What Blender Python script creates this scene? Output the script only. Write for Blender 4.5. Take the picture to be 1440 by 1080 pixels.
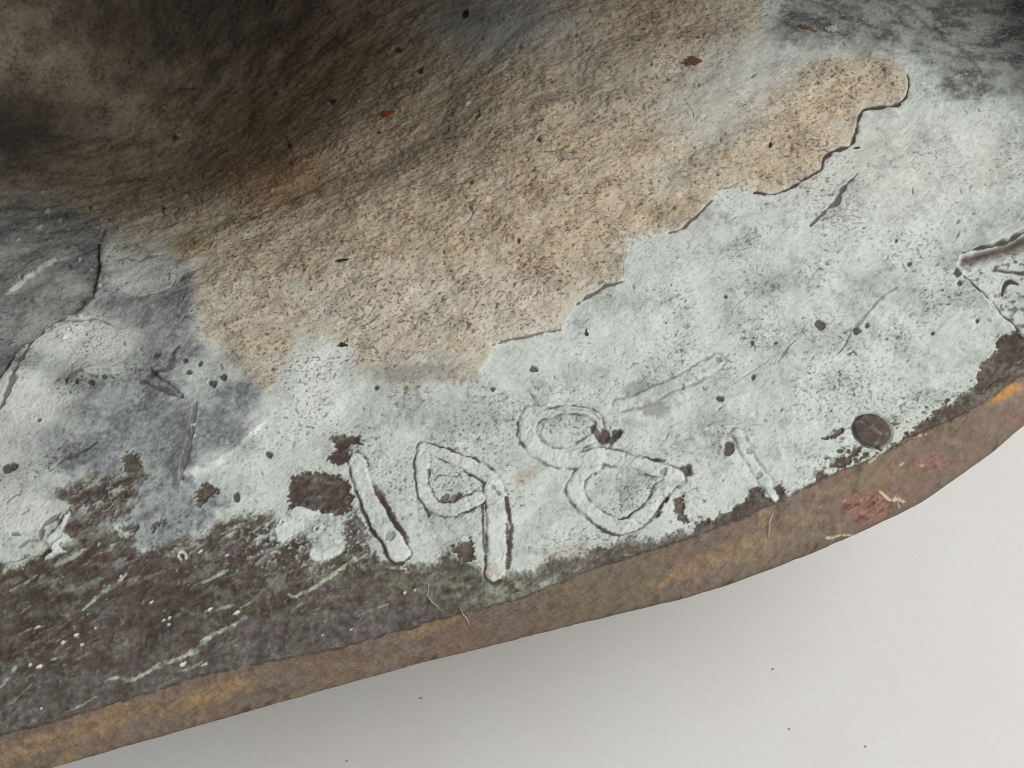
import bpy, math
import numpy as np

# ------------------------------------------------------------------ scene, camera, light
for o in list(bpy.data.objects):
    bpy.data.objects.remove(o, do_unlink=True)
S = bpy.context.scene
COL = S.collection
f32 = np.float32

def srgb(r, g, b):
    def c(v):
        v /= 255.0
        return v / 12.92 if v <= 0.04045 else ((v + 0.055) / 1.055) ** 2.4
    return (c(r), c(g), c(b), 1.0)

EL = math.radians(58.0)             # the camera looks down into the opening
DIST = 0.24
TGT = np.array([0.0, 0.0, 0.060])
FWD = np.array([0.0, math.cos(EL), -math.sin(EL)])
CAM = TGT - FWD * DIST
RIGHT = np.array([1.0, 0.0, 0.0])
UP = np.cross(RIGHT, FWD)
TANH = 0.375                        # half width of the view at unit distance
PX = 2 * TANH * DIST / 1440.0       # metres on the wall for one photo pixel (0.125 mm)

cd = bpy.data.cameras.new('camera')
cam = bpy.data.objects.new('camera', cd)
COL.objects.link(cam)
cd.sensor_width = 36.0
cd.lens = 36.0 / (2 * TANH)
cd.clip_start = 0.005
cd.clip_end = 20.0
cd.dof.use_dof = True
cd.dof.focus_distance = DIST + 0.004
cd.dof.aperture_fstop = 40.0
cam.location = CAM
cam.rotation_euler = (math.pi / 2 - EL, 0, 0)
S.camera = cam

w = bpy.data.worlds.new('World')
S.world = w
w.use_nodes = True
bg = w.node_tree.nodes['Background']
bg.inputs[0].default_value = (0.93, 0.97, 1.0, 1)
bg.inputs[1].default_value = 0.34

ld = bpy.data.lights.new('window_light', 'AREA')
ld.shape = 'RECTANGLE'
ld.size = 0.66
ld.size_y = 0.60
ld.energy = 5.8
ld.color = (1.0, 0.99, 0.975)
lo = bpy.data.objects.new('window_light', ld)
COL.objects.link(lo)
lo.location = (0.48, -0.10, 0.56)
from mathutils import Vector
lo.rotation_euler = (Vector((0.02, 0.0, 0.05)) - Vector(lo.location)).to_track_quat('-Z', 'Y').to_euler()

S.cycles.filter_width = 0.9
S.view_settings.view_transform = 'Standard'
S.view_settings.look = 'None'
S.view_settings.gamma = 1.0
S.view_settings.exposure = 0.0
S.view_settings.use_curve_mapping = False

# ------------------------------------------------------------------ numeric helpers
_rng = np.random.RandomState(7)
PERM = _rng.permutation(256).astype(np.int32)
PERM = np.concatenate([PERM, PERM, PERM])
_ang = _rng.rand(256) * 2 * math.pi
GX = np.cos(_ang).astype(f32)
GY = np.sin(_ang).astype(f32)

def pn(x, y, seed=0):
    """gradient noise, about -1..1"""
    x = x + f32(seed * 17.31)
    y = y + f32(seed * 9.77)
    xf = np.floor(x); yf = np.floor(y)
    xi = xf.astype(np.int32) & 255; yi = yf.astype(np.int32) & 255
    x = (x - xf).astype(f32); y = (y - yf).astype(f32)
    u = x * x * x * (x * (x * 6 - 15) + 10)
    v = y * y * y * (y * (y * 6 - 15) + 10)
    a = PERM[xi] + yi
    b = PERM[xi + 1] + yi
    h00 = PERM[a]; h01 = PERM[a + 1]; h10 = PERM[b]; h11 = PERM[b + 1]
    n00 = GX[h00] * x + GY[h00] * y
    n10 = GX[h10] * (x - 1) + GY[h10] * y
    n01 = GX[h01] * x + GY[h01] * (y - 1)
    n11 = GX[h11] * (x - 1) + GY[h11] * (y - 1)
    p = n00 + u * (n10 - n00)
    q = n01 + u * (n11 - n01)
    return ((p + v * (q - p)) * 1.5).astype(f32)

def fbm(x, y, seed=0, octs=3, gain=0.5):
    r = 0; a = 1.0; t = 0
    for k in range(octs):
        r = r + a * pn(x * (2.03 ** k), y * (2.03 ** k), seed + 3 * k)
        t += a; a *= gain
    return (r / t).astype(f32)

def ss(a, b, x):
    t = np.clip((x - a) / (b - a), 0, 1)
    return (t * t * (3 - 2 * t)).astype(f32)

# ------------------------------------------------------------------ the cavity wall: large form
def ray(px, py):
    a = (px - 720.0) / 720.0 * TANH
    b = -(py - 540.0) / 720.0 * TANH
    return (FWD[0] + a * RIGHT[0] + b * UP[0], FWD[1] + a * RIGHT[1] + b * UP[1], FWD[2] + a * RIGHT[2] + b * UP[2])

def z0(x, y):
    """the big shape of the inner wall in metres: a gently cupped sheet falling into a deep hollow at the back left"""
    z = 0.060 + 0.10 * y
    z = z + 0.55 * np.maximum(x - 0.01, 0) ** 2 * 1.0
    g = np.exp(-(((x + 0.107) / 0.091) ** 2 + ((y - 0.124) / 0.073) ** 2))
    z = z - 0.080 * g
    g2 = np.exp(-(((x + 0.030) / 0.016) ** 2 + ((y - 0.066 - 0.25 * (x + 0.03)) / 0.010) ** 2))
    z = z - 0.0035 * g2
    g3 = np.exp(-(((x - 0.02) / 0.05) ** 2 + ((y - 0.035) / 0.02) ** 2))
    z = z + 0.002 * g3
    return z

def unproject(px, py):
    dx, dy, dz = ray(px, py)
    lo_ = np.full(px.shape, 0.10); hi_ = np.full(px.shape, 0.60)
    for k in range(26):
        m = 0.5 * (lo_ + hi_)
        f = CAM[2] + dz * m - z0(CAM[0] + dx * m, CAM[1] + dy * m)
        hi_ = np.where(f < 0, m, hi_)
        lo_ = np.where(f < 0, lo_, m)
    m = 0.5 * (lo_ + hi_)
    return np.stack([CAM[0] + dx * m, CAM[1] + dy * m, CAM[2] + dz * m], -1)

# inner and outer edge of the cut rim, traced
INNER = np.array([(-260, 1106), (-150, 1075), (0, 1033), (67, 1017), (160, 990), (283, 950), (350, 936), (480, 911), (563, 887), (650, 863),
                  (730, 843), (813, 808), (880, 785), (978, 755), (1089, 710), (1147, 677), (1213, 651), (1300, 607), (1360, 580),
                  (1390, 560), (1440, 527), (1500, 486), (1600, 410)], float)
OUTER = np.array([(-260, 1171), (-150, 1142), (0, 1102), (93, 1078), (280, 1024), (480, 967), (600, 934), (710, 907), (813, 881), (960, 846), (1013, 831),
                  (1117, 792), (1190, 762), (1290, 716), (1360, 668), (1420, 623), (1440, 602), (1500, 553), (1600, 468)], float)
X0, X1, YTOP = -100.0, 1540.0, -90.0
STEP = 1.3
xs = np.arange(X0, X1, STEP)
NC = len(xs)
NR = 800
def smooth(v, k):
    ker = np.hanning(2 * k + 1); ker /= ker.sum()
    return np.convolve(np.pad(v, k, mode='edge'), ker, mode='valid')
yi_ = smooth(np.interp(xs, INNER[:, 0], INNER[:, 1]), 9)
yo_ = smooth(np.interp(xs, OUTER[:, 0], OUTER[:, 1]), 48)
yi_ += 2.0 * pn(xs.astype(f32) / 34, xs.astype(f32) * 0, 31) + 1.2 * pn(xs.astype(f32) / 9, xs.astype(f32) * 0, 32)
yo_ += 0.9 * pn(xs.astype(f32) / 40, xs.astype(f32) * 0, 33) + 0.7 * pn(xs.astype(f32) / 11, xs.astype(f32) * 0, 34)

rr = np.linspace(0, 1, NR)
gx = np.repeat(xs[None, :], NR, 0)
gy = yi_[None, :] + (YTOP - yi_)[None, :] * rr[:, None]
PW = unproject(gx, gy)                                  # wall, row 0 = inner edge of the rim
# rim face: from the inner edge it falls forward and down
NRIM = 76
KR = 1.15
qq = np.linspace(1, 0, NRIM, endpoint=False)            # 1 = outer edge
rgx = np.repeat(xs[None, :], NRIM, 0)
rgy = yi_[None, :] + (yo_ - yi_)[None, :] * qq[:, None]
dx, dy, dz = ray(rgx, rgy)
Pi = PW[0]
ofs = (Pi[:, 2] - KR * Pi[:, 1]); ofs_s = smooth(ofs, 60)
fade = ss(0.0, 0.35, qq)[:, None]
ofs = ofs[None, :] * (1 - fade) + ofs_s[None, :] * fade
# plane through Pi, sloping: z = Pi.z + KR*(y-Pi.y)
tt = (ofs - CAM[2] + KR * CAM[1]) / (dz - KR * dy)
PR = np.stack([CAM[0] + dx * tt, CAM[1] + dy * tt, CAM[2] + dz * tt], -1)
P = np.concatenate([PR, PW], 0)
px = np.concatenate([rgx, gx], 0).astype(f32)
py = np.concatenate([rgy, gy], 0).astype(f32)
RT = NRIM + NR
isrim = np.zeros((RT, NC), bool); isrim[:NRIM] = True
q_ = np.zeros((RT, NC), f32); q_[:NRIM] = qq[:, None]

def normals(P):
    a = np.empty_like(P); b = np.empty_like(P)
    a[:, 1:-1] = P[:, 2:] - P[:, :-2]; a[:, 0] = P[:, 1] - P[:, 0]; a[:, -1] = P[:, -1] - P[:, -2]
    b[1:-1] = P[2:] - P[:-2]; b[0] = P[1] - P[0]; b[-1] = P[-1] - P[-2]
    n = np.cross(a, b)
    n /= np.linalg.norm(n, axis=-1, keepdims=True) + 1e-20
    return n
NB = normals(P)
U = (P[..., 0] / PX).astype(f32)
V = (P[..., 1] * 1.12 / PX).astype(f32)          # plan coordinates for the grain
V[:NRIM] = V[NRIM][None, :] - 78 * q_[:NRIM]

w1 = fbm(U / 26, V / 26, 41, 3); w2 = fbm(U / 26, V / 26, 51, 3)
wx = px + 5.0 * w1; wy = py + 5.0 * w2                 # gently wavering copy of the tracing coordinates

Z = np.zeros((RT, NC), f32)
H = Z.copy()                        # relief in units of one photo pixel on the wall
A = {k: Z.copy() for k in ('blue', 'grey', 'clay', 'ochre', 'bare', 'green', 'dirt', 'shade', 'white', 'gold', 'red')}

def window(x0, y0, x1, y1):
    c0 = max(0, int((x0 - X0) / STEP)); c1 = min(NC, int((x1 - X0) / STEP) + 2)
    if c1 <= c0:
        return None
    sub = (py[:, c0:c1] >= y0) & (py[:, c0:c1] <= y1)
    rows = np.where(sub.any(1))[0]
    if len(rows) == 0:
        return None
    return (slice(rows[0], rows[-1] + 1), slice(c0, c1))

def seg(x, y, pts):
    """distance to a polyline, position along it 0..1, signed side"""
    pts = np.asarray(pts, float)
    L = np.hypot(*(pts[1:] - pts[:-1]).T); cum = np.concatenate([[0], np.cumsum(L)]); tot = cum[-1] + 1e-9
    best = np.full(x.shape, 1e9, f32); tb = np.zeros(x.shape, f32); sb = np.zeros(x.shape, f32)
    for i in range(len(pts) - 1):
        ax, ay = pts[i]; bx, by = pts[i + 1] - pts[i]
        l2 = bx * bx + by * by + 1e-9
        t = np.clip(((x - ax) * bx + (y - ay) * by) / l2, 0, 1)
        ex = x - ax - t * bx; ey = y - ay - t * by
        d = np.hypot(ex, ey)
        m = d < best
        best = np.where(m, d, best); tb = np.where(m, (cum[i] + t * L[i]) / tot, tb)
        sb = np.where(m, bx * ey - by * ex, sb)
    return best.astype(f32), tb.astype(f32), np.sign(sb).astype(f32)

def curve(pts, n=6):
    """round off a traced polyline (Catmull-Rom)"""
    p = np.asarray(pts, float)
    p = np.concatenate([[2 * p[0] - p[1]], p, [2 * p[-1] - p[-2]]])
    out = []
    for i in range(1, len(p) - 2):
        for k in range(n):
            t = k / n
            out.append(0.5 * ((2 * p[i]) + (-p[i - 1] + p[i + 1]) * t + (2 * p[i - 1] - 5 * p[i] + 4 * p[i + 1] - p[i + 2]) * t * t
                              + (-p[i - 1] + 3 * p[i] - 3 * p[i + 1] + p[i + 2]) * t ** 3))
    out.append(p[-2])
    return np.array(out)

def poly(pts, reach=30, warp=1.0):
    """window and signed distance (positive inside) of a traced patch"""
    p = np.asarray(pts, float)
    W = window(p[:, 0].min() - reach, p[:, 1].min() - reach, p[:, 0].max() + reach, p[:, 1].max() + reach)
    x = px[W] + warp * (wx[W] - px[W]); y = py[W] + warp * (wy[W] - py[W])
    ins = np.zeros(x.shape, bool)
    n = len(p)
    j = n - 1
    for i in range(n):
        xi, yi = p[i]; xj, yj = p[j]
        if yi != yj:
            c = ((yi > y) != (yj > y)) & (x < (xj - xi) * (y - yi) / (yj - yi) + xi)
            ins ^= c
        j = i
    d, _, _ = seg(x, y, np.concatenate([p, p[:1]]))
    return W, np.where(ins, d, -d).astype(f32)

def put(name, W, m, op='max'):
    if op == 'max':
        A[name][W] = np.maximum(A[name][W], m)
    elif op == 'cut':
        A[name][W] *= (1 - m)

n_fine = fbm(U / 4.5, V / 4.5, 1, 2)
n_mid = fbm(U / 14, V / 14, 2, 3)
n_big = fbm(U / 60, V / 60, 3, 3)
n_huge = fbm(U / 170, V / 170, 4, 3)
wall = ~isrim

# ---- clay (tan core residue) -------------------------------------------------
CLAY = [(1278, 106), (1279, 126), (1263, 148), (1240, 152), (1216, 155), (1206, 172), (1203, 190), (1195, 205), (1161, 222), (1155, 240),
        (1140, 250), (1095, 272), (1060, 272), (1030, 264), (1000, 282), (985, 300), (960, 322), (925, 330), (886, 336), (878, 370), (876, 396), (850, 404),
        (812, 428), (800, 445), (790, 464), (740, 476), (692, 488), (690, 508), (665, 540), (640, 545), (600, 535), (570, 542), (525, 530), (500, 515), (486, 494),
        (455, 484), (425, 482), (405, 505), (392, 530), (378, 552), (345, 545), (330, 515), (300, 495), (275, 470), (272, 420), (262, 375), (230, 345),
        (170, 345), (140, 322), (90, 296), (30, 282), (-120, 270), (-120, -120), (520, -120), (640, -60), (760, -20), (900, -110), (1060, -110), (1075, 20), (1080, 70),
        (1110, 95), (1150, 82), (1200, 76), (1250, 78)]
W, d = poly(CLAY, 60, 0.45)
# sharp layered edge towards the lower right, faded edge to the left and top
sharp = ss(640, 720, px[W] + 0.1 * py[W]) * ss(85, 150, py[W])
soft = 3 + (44 - 16 * ss(700, 1000, px[W])) * (1 - sharp)
d = d + sharp * (2.0 * n_mid[W] + 3.0 * n_fine[W]) + (1 - sharp) * (26 - 14 * ss(700, 1000, px[W])) * n_big[W]
clay = ss(-0.5, 0.5, (d + 6 * (1 - sharp) * n_mid[W]) / soft)
clay = clay * (1 - 0.42 * sharp * np.exp(-np.clip(d, 0, 200) / 16) - 0.25 * (1 - sharp) * np.exp(-np.clip(d, 0, 400) / 50))
A['clay'][W] = clay * (0.86 + 0.14 * ss(-0.3, 0.3, n_big[W])) * (1 - 0.30 * ss(0.1, 0.5, fbm(U[W] / 34, V[W] / 34, 17, 3)))
H[W] += 1.8 * ss(-2, 3, d) * sharp
# lighter, chalky area inside the clay (top right of the patch) and the pale bay at the top
for cx, cy, rx, ry, s in ((1000, 150, 85, 75, 0.75), (1060, 90, 70, 60, 0.8), (700, 35, 120, 50, 0.9), (940, 250, 40, 30, 0.4), (600, 520, 100, 26, 0.55), (860, 120, 90, 60, 0.25)):
    Wc = window(cx - 2 * rx, cy - 2 * ry, cx + 2 * rx, cy + 2 * ry)
    if Wc:
        g = np.exp(-((wx[Wc] - cx) / rx) ** 2 - ((wy[Wc] - cy) / ry) ** 2)
        A['clay'][Wc] *= 1 - 0.8 * s * ss(0.05, 0.95, g + 0.35 * n_mid[Wc])

# ---- grey mottled sheet at the top right --------------------------------------
GREY = [(1085, 40), (1105, 0), (1100, -120), (1600, -120), (1600, 170), (1440, 145), (1400, 138), (1350, 142), (1325, 135), (1310, 95), (1270, 70), (1230, 78), (1170, 66), (1120, 62), (1098, 62)]
W, d = poly(GREY, 60, 1.6)
gst = 0.7 * fbm((U[W] * 0.8 - V[W] * 0.6) / 40, (U[W] * 0.6 + V[W] * 0.8) / 20, 16, 3)
A['grey'][W] = ss(-16, 14, d + 14 * n_mid[W]) * (0.50 + 0.5 * ss(-0.3, 0.35, n_big[W] * 0.6 + gst))
W2 = window(560, -120, 760, 90)
A['grey'] = np.maximum(A['grey'], 0.30 * ss(0.0, 0.5, n_big + 0.5 * n_mid) * wall)
W3 = window(440, 480, 720, 580)
A['grey'][W3] = np.maximum(A['grey'][W3], 0.42 * ss(0.15, 0.8, np.exp(-((wx[W3] - 580) / 75) ** 2 - ((wy[W3] - 527) / 16) ** 2) + 0.25 * n_mid[W3]))
A['grey'][W2] = np.maximum(A['grey'][W2], 0.45 * np.exp(-((wx[W2] - 690) / 70) ** 2 - ((wy[W2] - 30) / 40) ** 2))

# ---- blue grey thin scale on the left -------------------------------------------
BLUE = [(-140, 300), (0, 290), (60, 285), (120, 300), (148, 335), (150, 365), (165, 400), (200, 412), (235, 402), (250, 378), (270, 380), (276, 430), (272, 475), (305, 510),
        (335, 500), (375, 560), (372, 590), (345, 620), (305, 645), (262, 665), (300, 690), (330, 700), (300, 740), (240, 775), (190, 775), (130, 670), (70, 660), (-140, 700)]
W, d = poly(BLUE, 60, 1.4)
A['blue'][W] = ss(-10, 12, d + 8 * n_mid[W]) * (0.50 + 0.5 * ss(-0.35, 0.35, n_big[W] + 0.5 * n_mid[W]))
for cx, cy, rx, ry, s in ((120, 480, 85, 42, 1.0), (45, 570, 66, 55, 1.0), (25, 620, 55, 60, 0.9), (150, 500, 60, 30, 0.9), (60, 400, 60, 20, 0.5), (200, 385, 55, 26, 0.9), (300, 525, 45, 22, 0.7), (20, 355, 60, 25, 0.35)):
    Wc = window(cx - 2 * rx, cy - 2 * ry, cx + 2 * rx, cy + 2 * ry)
    g = np.exp(-((wx[Wc] - cx) / rx) ** 2 - ((wy[Wc] - cy) / ry) ** 2)
    A['blue'][Wc] *= 1 - s * ss(0.15, 0.7, g + 0.2 * n_mid[Wc])
for cx, cy, rx, ry, s in ((305, 600, 50, 42, 0.95), (215, 600, 48, 60, 0.8), (245, 440, 32, 44, 0.85), (90, 430, 60, 26, 0.7), (1090, 400, 46, 24, 0.40), (1240, 405, 60, 30, 0.32), (1175, 475, 46, 24, 0.28), (1015, 600, 56, 22, 0.34), (640, 585, 80, 34, 0.34), (1030, 540, 44, 18, 0.22), (1380, 300, 60, 30, 0.15), (240, 710, 60, 48, 0.7), (70, 620, 40, 26, 0.6), (110, 580, 40, 22, 0.6), (70, 330, 90, 30, 0.6), (190, 440, 40, 20, .6)):
    Wc = window(cx - 2 * rx, cy - 2 * ry, cx + 2 * rx, cy + 2 * ry)
    g = np.exp(-((wx[Wc] - cx) / rx) ** 2 - ((wy[Wc] - cy) / ry) ** 2)
    put('blue', Wc, s * ss(0.12, 0.8, g + 0.35 * n_mid[Wc] + 0.1 * n_fine[Wc]))
# greenish sediment in the hollow, with its shade painted in as dark colour
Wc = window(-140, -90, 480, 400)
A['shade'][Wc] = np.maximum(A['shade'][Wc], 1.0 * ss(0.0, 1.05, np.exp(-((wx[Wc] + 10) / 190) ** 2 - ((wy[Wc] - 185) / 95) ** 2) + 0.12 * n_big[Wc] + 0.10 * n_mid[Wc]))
A['shade'] = np.maximum(A['shade'], 0.8 * ss(0.25, 1.0, np.exp(-((wx - 250) / 330) ** 2 - ((wy + 20) / 230) ** 2) + 0.25 * n_big)) * wall  # broad brown tint, deepens the hollow's shade in colour

# ochre wash in the hollow and on the clay
for cx, cy, rx, ry, s in ((385, 245, 90, 50, 0.6), (360, 165, 80, 50, 0.4), (265, 345, 40, 14, 0.5), (480, 120, 110, 90, 0.25), (740, 670, 20, 12, 0.35), (1220, 235, 170, 80, 0.13), (960, 300, 60, 40, 0.10), (1380, 230, 60, 60, 0.10),
                          (530, 705, 10, 12, 0.3), (915, 566, 18, 8, 0.2), (810, 785, 45, 20, 0.3), (690, 805, 20, 12, 0.4), (1290, 600, 60, 30, 0.1)):
    Wc = window(cx - 2 * rx, cy - 2 * ry, cx + 2 * rx, cy + 2 * ry)
    g = np.exp(-((wx[Wc] - cx) / rx) ** 2 - ((wy[Wc] - cy) / ry) ** 2)
    put('ochre', Wc, s * ss(0.12, 0.85, g + 0.3 * n_mid[Wc]))

# ---- bare brown bronze ------------------------------------------------------------
BARE = [[(-140, 836), (0, 797), (24, 797), (56, 779), (78, 766), (84, 752), (74, 748), (90, 728), (103, 716), (94, 702), (76, 700), (86, 688), (108, 676), (125, 664), (160, 668), (196, 664), (192, 700), (178, 712),
         (186, 718), (160, 730), (150, 746), (166, 754), (190, 754), (186, 768), (194, 780), (212, 773), (236, 772), (242, 748), (250, 758), (262, 755), (264, 766), (288, 757), (296, 742), (312, 734), (345, 728), (380, 722), (386, 733),
         (383, 752), (398, 762), (424, 752), (440, 757), (434, 778), (456, 786), (482, 770), (488, 730), (500, 722), (505, 735), (514, 752), (509, 766), (520, 776), (536, 790), (556, 794), (572, 797), (598, 798),
         (612, 792), (622, 783), (646, 782), (662, 794), (676, 806), (690, 814), (712, 812), (748, 806), (776, 790), (800, 788), (830, 786), (862, 770), (880, 758), (900, 764), (930, 762), (985, 742), (1000, 752),
         (880, 800), (730, 860), (480, 930), (0, 1060), (-140, 1100)],
        [(404, 688), (410, 671), (426, 665), (447, 667), (458, 661), (464, 667), (480, 669), (491, 680), (497, 700), (492, 716), (482, 726), (455, 724), (440, 718), (424, 714), (406, 713)],
        [(466, 617), (478, 611), (506, 613), (508, 625), (492, 628), (490, 645), (478, 655), (462, 646), (468, 632)],
        [(556, 670), (562, 672)],
        [(640, 783), (632, 772), (648, 766), (662, 758), (668, 764), (666, 788), (654, 792)],
        [(690, 700), (694, 699)],
        [(618, 700), (628, 697), (650, 694), (652, 699), (640, 705), (628, 708), (620, 708)],
        [(985, 730), (1000, 736), (1030, 715), (1052, 698), (1064, 682), (1078, 700), (1090, 707), (1086, 688), (1096, 684), (1112, 702), (1090, 722), (978, 766), (960, 764)],
        [(918, 720), (930, 700), (938, 702), (932, 716), (924, 730)], [(948, 704), (960, 700), (962, 722), (970, 734), (962, 738), (950, 730)],
        [(1378, 515), (1400, 497), (1398, 482), (1408, 470), (1428, 468), (1440, 482), (1560, 440), (1560, 470), (1440, 545), (1390, 572), (1330, 606), (1260, 640), (1215, 662), (1210, 650), (1262, 624), (1300, 590), (1316, 578), (1345, 562), (1372, 540)],
        [(1168, 655), (1172, 646), (1190, 640), (1200, 630), (1214, 628), (1212, 634), (1196, 646), (1182, 658)],
        [(1148, 672), (1152, 664), (1168, 668), (1160, 676), (1150, 678)], [(1158, 616), (1172, 606), (1186, 606), (1184, 612), (1164, 620)],
        [(276, 690), (282, 680), (300, 682), (310, 694), (296, 700), (282, 716), (276, 712)], [(170, 640), (186, 632), (196, 650), (210, 668), (196, 690), (176, 668)],
        [(212, 738), (226, 732), (234, 736), (222, 748), (214, 752)], [(168, 742), (182, 736), (196, 738), (192, 746), (174, 752)],
        [(880, 790), (840, 785), (826, 775), (838, 770), (870, 776), (900, 768), (905, 775)]]
for pts in BARE:
    if len(pts) < 4:
        continue
    W, d = poly(pts, 25, 1.0)
    big = 1.0 if len(pts) > 30 else 0.3
    m = ss(-1.5 - 7 * (big > 0.5), 2.0 + 4 * (big > 0.5), d + (4.0 + 3.0 * big) * n_fine[W] + (3.0 + 8.0 * big) * n_mid[W])
    put('bare', W, m)
edge = yi_[None, :] - py
mb = ss(0.12, 0.30, fbm(U / 15, V / 11, 11, 3) + 0.45 * np.exp(-np.clip(edge, 0, 200) / 16) - 0.22) * ss(70, 20, edge) * ss(1110, 1180, px) * wall
A['bare'] = np.maximum(A['bare'], 0.95 * mb).astype(f32)
mb2 = ss(0.14, 0.30, fbm(U / 17, V / 13, 10, 3) + 0.35 * np.exp(-np.clip(edge, 0, 200) / 12) - 0.22) * ss(50, 15, edge) * ss(860, 920, px) * ss(1120, 1080, px) * wall
A['bare'] = np.maximum(A['bare'], 0.85 * mb2).astype(f32)
# white crumbs and islands left on the brown
for pts in ([(385, 742), (392, 734), (425, 733), (430, 744), (410, 752), (396, 764), (388, 758)], [(404, 720), (418, 712), (430, 716), (448, 716), (450, 724), (438, 732), (412, 730)],
            [(432, 784), (440, 774), (458, 776), (464, 770), (480, 772), (480, 780), (462, 788), (440, 790)], [(444, 738), (452, 736), (456, 744), (446, 750)], [(462, 724), (468, 722), (470, 732), (462, 734)],
            [(74, 775), (66, 762), (80, 744), (98, 722), (100, 728), (86, 748), (104, 760), (84, 768), (92, 778), (62, 790)]):
    W, d = poly(pts, 20, 0.8)
    m = ss(-1.5, 1.5, d + 2.5 * n_fine[W])
    put('bare', W, m, 'cut'); put('white', W, 0.5 * m)
    H[W] += 1.2 * m
bm_ = A['bare'] * wall
dirs0 = (U * 0.86 - V * -0.5, U * -0.5 + V * 0.86)
crumb = ss(0.42, 0.58, fbm(U / 11, V / 11, 21, 3) + 0.25 * n_big) * ss(1000, 760, py) * ss(640, 300, px + 0 * py)
near = ss(0, 1, np.exp(-((px - 430) / 110) ** 2 - ((py - 760) / 50) ** 2))
crumb2 = ss(0.10, 0.26, fbm(U / 8, V / 8, 22, 3)) * near * 0.8
smear = ss(0.05, 0.45, fbm(dirs0[0] / 44, dirs0[1] / 15, 29, 3) + 0.15 * n_fine) * np.exp(-np.clip(py - 770 + 0.10 * (px - 200), 0, 400) / 38) * ss(560, 420, px)
frag = ss(-0.25, 0.45, fbm(dirs0[0] / 34, dirs0[1] / 20, 5, 4, 0.65) + 0.25 * n_fine) * np.exp(-((px - 140) / 75) ** 2 - ((py - 695) / 48) ** 2)
A['bare'] *= (1 - 0.85 * np.clip(1.3 * frag, 0, 1) * wall)
smear = smear * ss(722, 748, py + 0.12 * (px - 300))
A['bare'] *= 1 - np.clip(0.6 * crumb + crumb2 + 0.75 * smear, 0, 1) * wall
H += 3.0 * (1 - A['bare']) * wall * ss(380, 620, py + 0.35 * px)      # scale stands proud of the bare metal
# greenish and grey bloom over the bare metal
dirs = (U * 0.86 - V * 0.5, U * 0.5 + V * 0.86)
st = fbm(dirs[0] / 60 + 0.5 * n_mid, dirs[1] / 26 + 0.8 * n_mid, 23, 3)
A['green'] = np.maximum(A['green'], bm_ * 0.22 * ss(0.0, 0.6, st + 0.25 * n_mid))
A['green'] = np.maximum(A['green'], bm_ * 0.5 * np.exp(-((px - 720) / 160) ** 2 - ((py - 830) / 36) ** 2) * ss(-0.3, 0.4, n_mid))
A['blue'] = np.where(bm_ > 0.4, 0.30 * ss(-0.2, 0.6, fbm(U / 38, V / 26, 24, 3) + 0.25 * ss(900, 1000, py + 0.2 * px) - 0.1), A['blue']).astype(f32)

band = ss(62, 26, yi_[None, :] - py) * ss(700, 520, px) * wall
A['blue'] = np.maximum(A['blue'], 0.26 * band * ss(-0.5, 0.3, n_mid + 0.4 * n_big)).astype(f32)
A['green'] = (A['green'] * (1 - 0.7 * band)).astype(f32)
fs = ss(0.42, 0.62, pn(dirs0[0] / 8, dirs0[1] / 4.2, 9) + 0.35 * st + 0.2 * n_big) * bm_
fs2 = ss(0.30, 0.06, np.abs(fbm(dirs0[0] / 26, dirs0[1] / 8, 8, 2))) * ss(0.1, 0.45, pn(dirs0[0] / 20, dirs0[1] / 10, 7) + 0.3 * n_big) * bm_
A['green'] = np.maximum(A['green'], np.clip(0.26 * fs + 0.15 * fs2, 0, 0.5) * ss(-0.3, 0.35, n_huge + 0.5 * n_big)).astype(f32)
dk = ss(0.35, 0.55, pn(U / 5, V / 4.5, 6) + 0.2 * n_mid) * bm_
A['dirt'] = np.maximum(A['dirt'], 0.45 * dk).astype(f32)
# ---- pale verdigris streaks ------------------------------------------------------------
STREAK = [([(16, 800), (30, 794), (44, 784), (62, 776)], 3.5, 1.0), ([(15, 830), (34, 820), (52, 808)], 2.2, 0.6), ([(117, 858), (130, 846), (146, 832), (162, 822), (178, 806)], 3.2, 0.85),
          ([(272, 824), (292, 815), (312, 806), (322, 802)], 2.6, 0.8), ([(26, 892), (44, 884), (64, 881)], 2.0, 0.7), ([(148, 958), (166, 952), (182, 956), (200, 948), (222, 937), (246, 927), (268, 917), (284, 906), (296, 893), (310, 887), (330, 877), (346, 868)], 4.0, 1.0),
          ([(338, 856), (356, 846), (372, 830), (386, 819)], 1.5, 0.6), ([(406, 836), (414, 840), (430, 834), (446, 823), (464, 812), (480, 799), (500, 788), (520, 778)], 3.0, 0.95), ([(0, 966), (12, 952), (22, 938)], 2.6, 0.7),
          ([(14, 992), (30, 976), (46, 962)], 1.8, 0.6), ([(98, 1000), (116, 990), (136, 978)], 2.0, 0.5), ([(408, 862), (420, 852), (430, 848)], 1.6, 0.5), ([(310, 752), (336, 740), (362, 728)], 2.4, 0.7), ([(360, 792), (376, 780)], 3.0, 0.6),
          ([(70, 900), (80, 897)], 2.0, 0.4), ([(72, 928), (92, 924)], 2.0, 0.8), ([(248, 944), (270, 938), (284, 930)], 3.0, 0.5), ([(500, 868), (520, 858), (546, 846)], 1.2, 0.5), ([(232, 742), (240, 730)], 2, .3),
          ([(0, 812), (14, 796), (24, 798)], 3.0, 0.7), ([(540, 797), (556, 799), (572, 800)], 2.0, 0.6), ([(1135, 672), (1160, 656), (1190, 634)], 3, 0.5), ([(1196, 660), (1216, 646), (1232, 634)], 3, 0.6),
          ([(30, 862), (42, 852)], 2, .5), ([(296, 862), (316, 854), (330, 850)], 2.5, .55), ([(84, 864), (96, 866)], 1.2, .4)]
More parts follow.
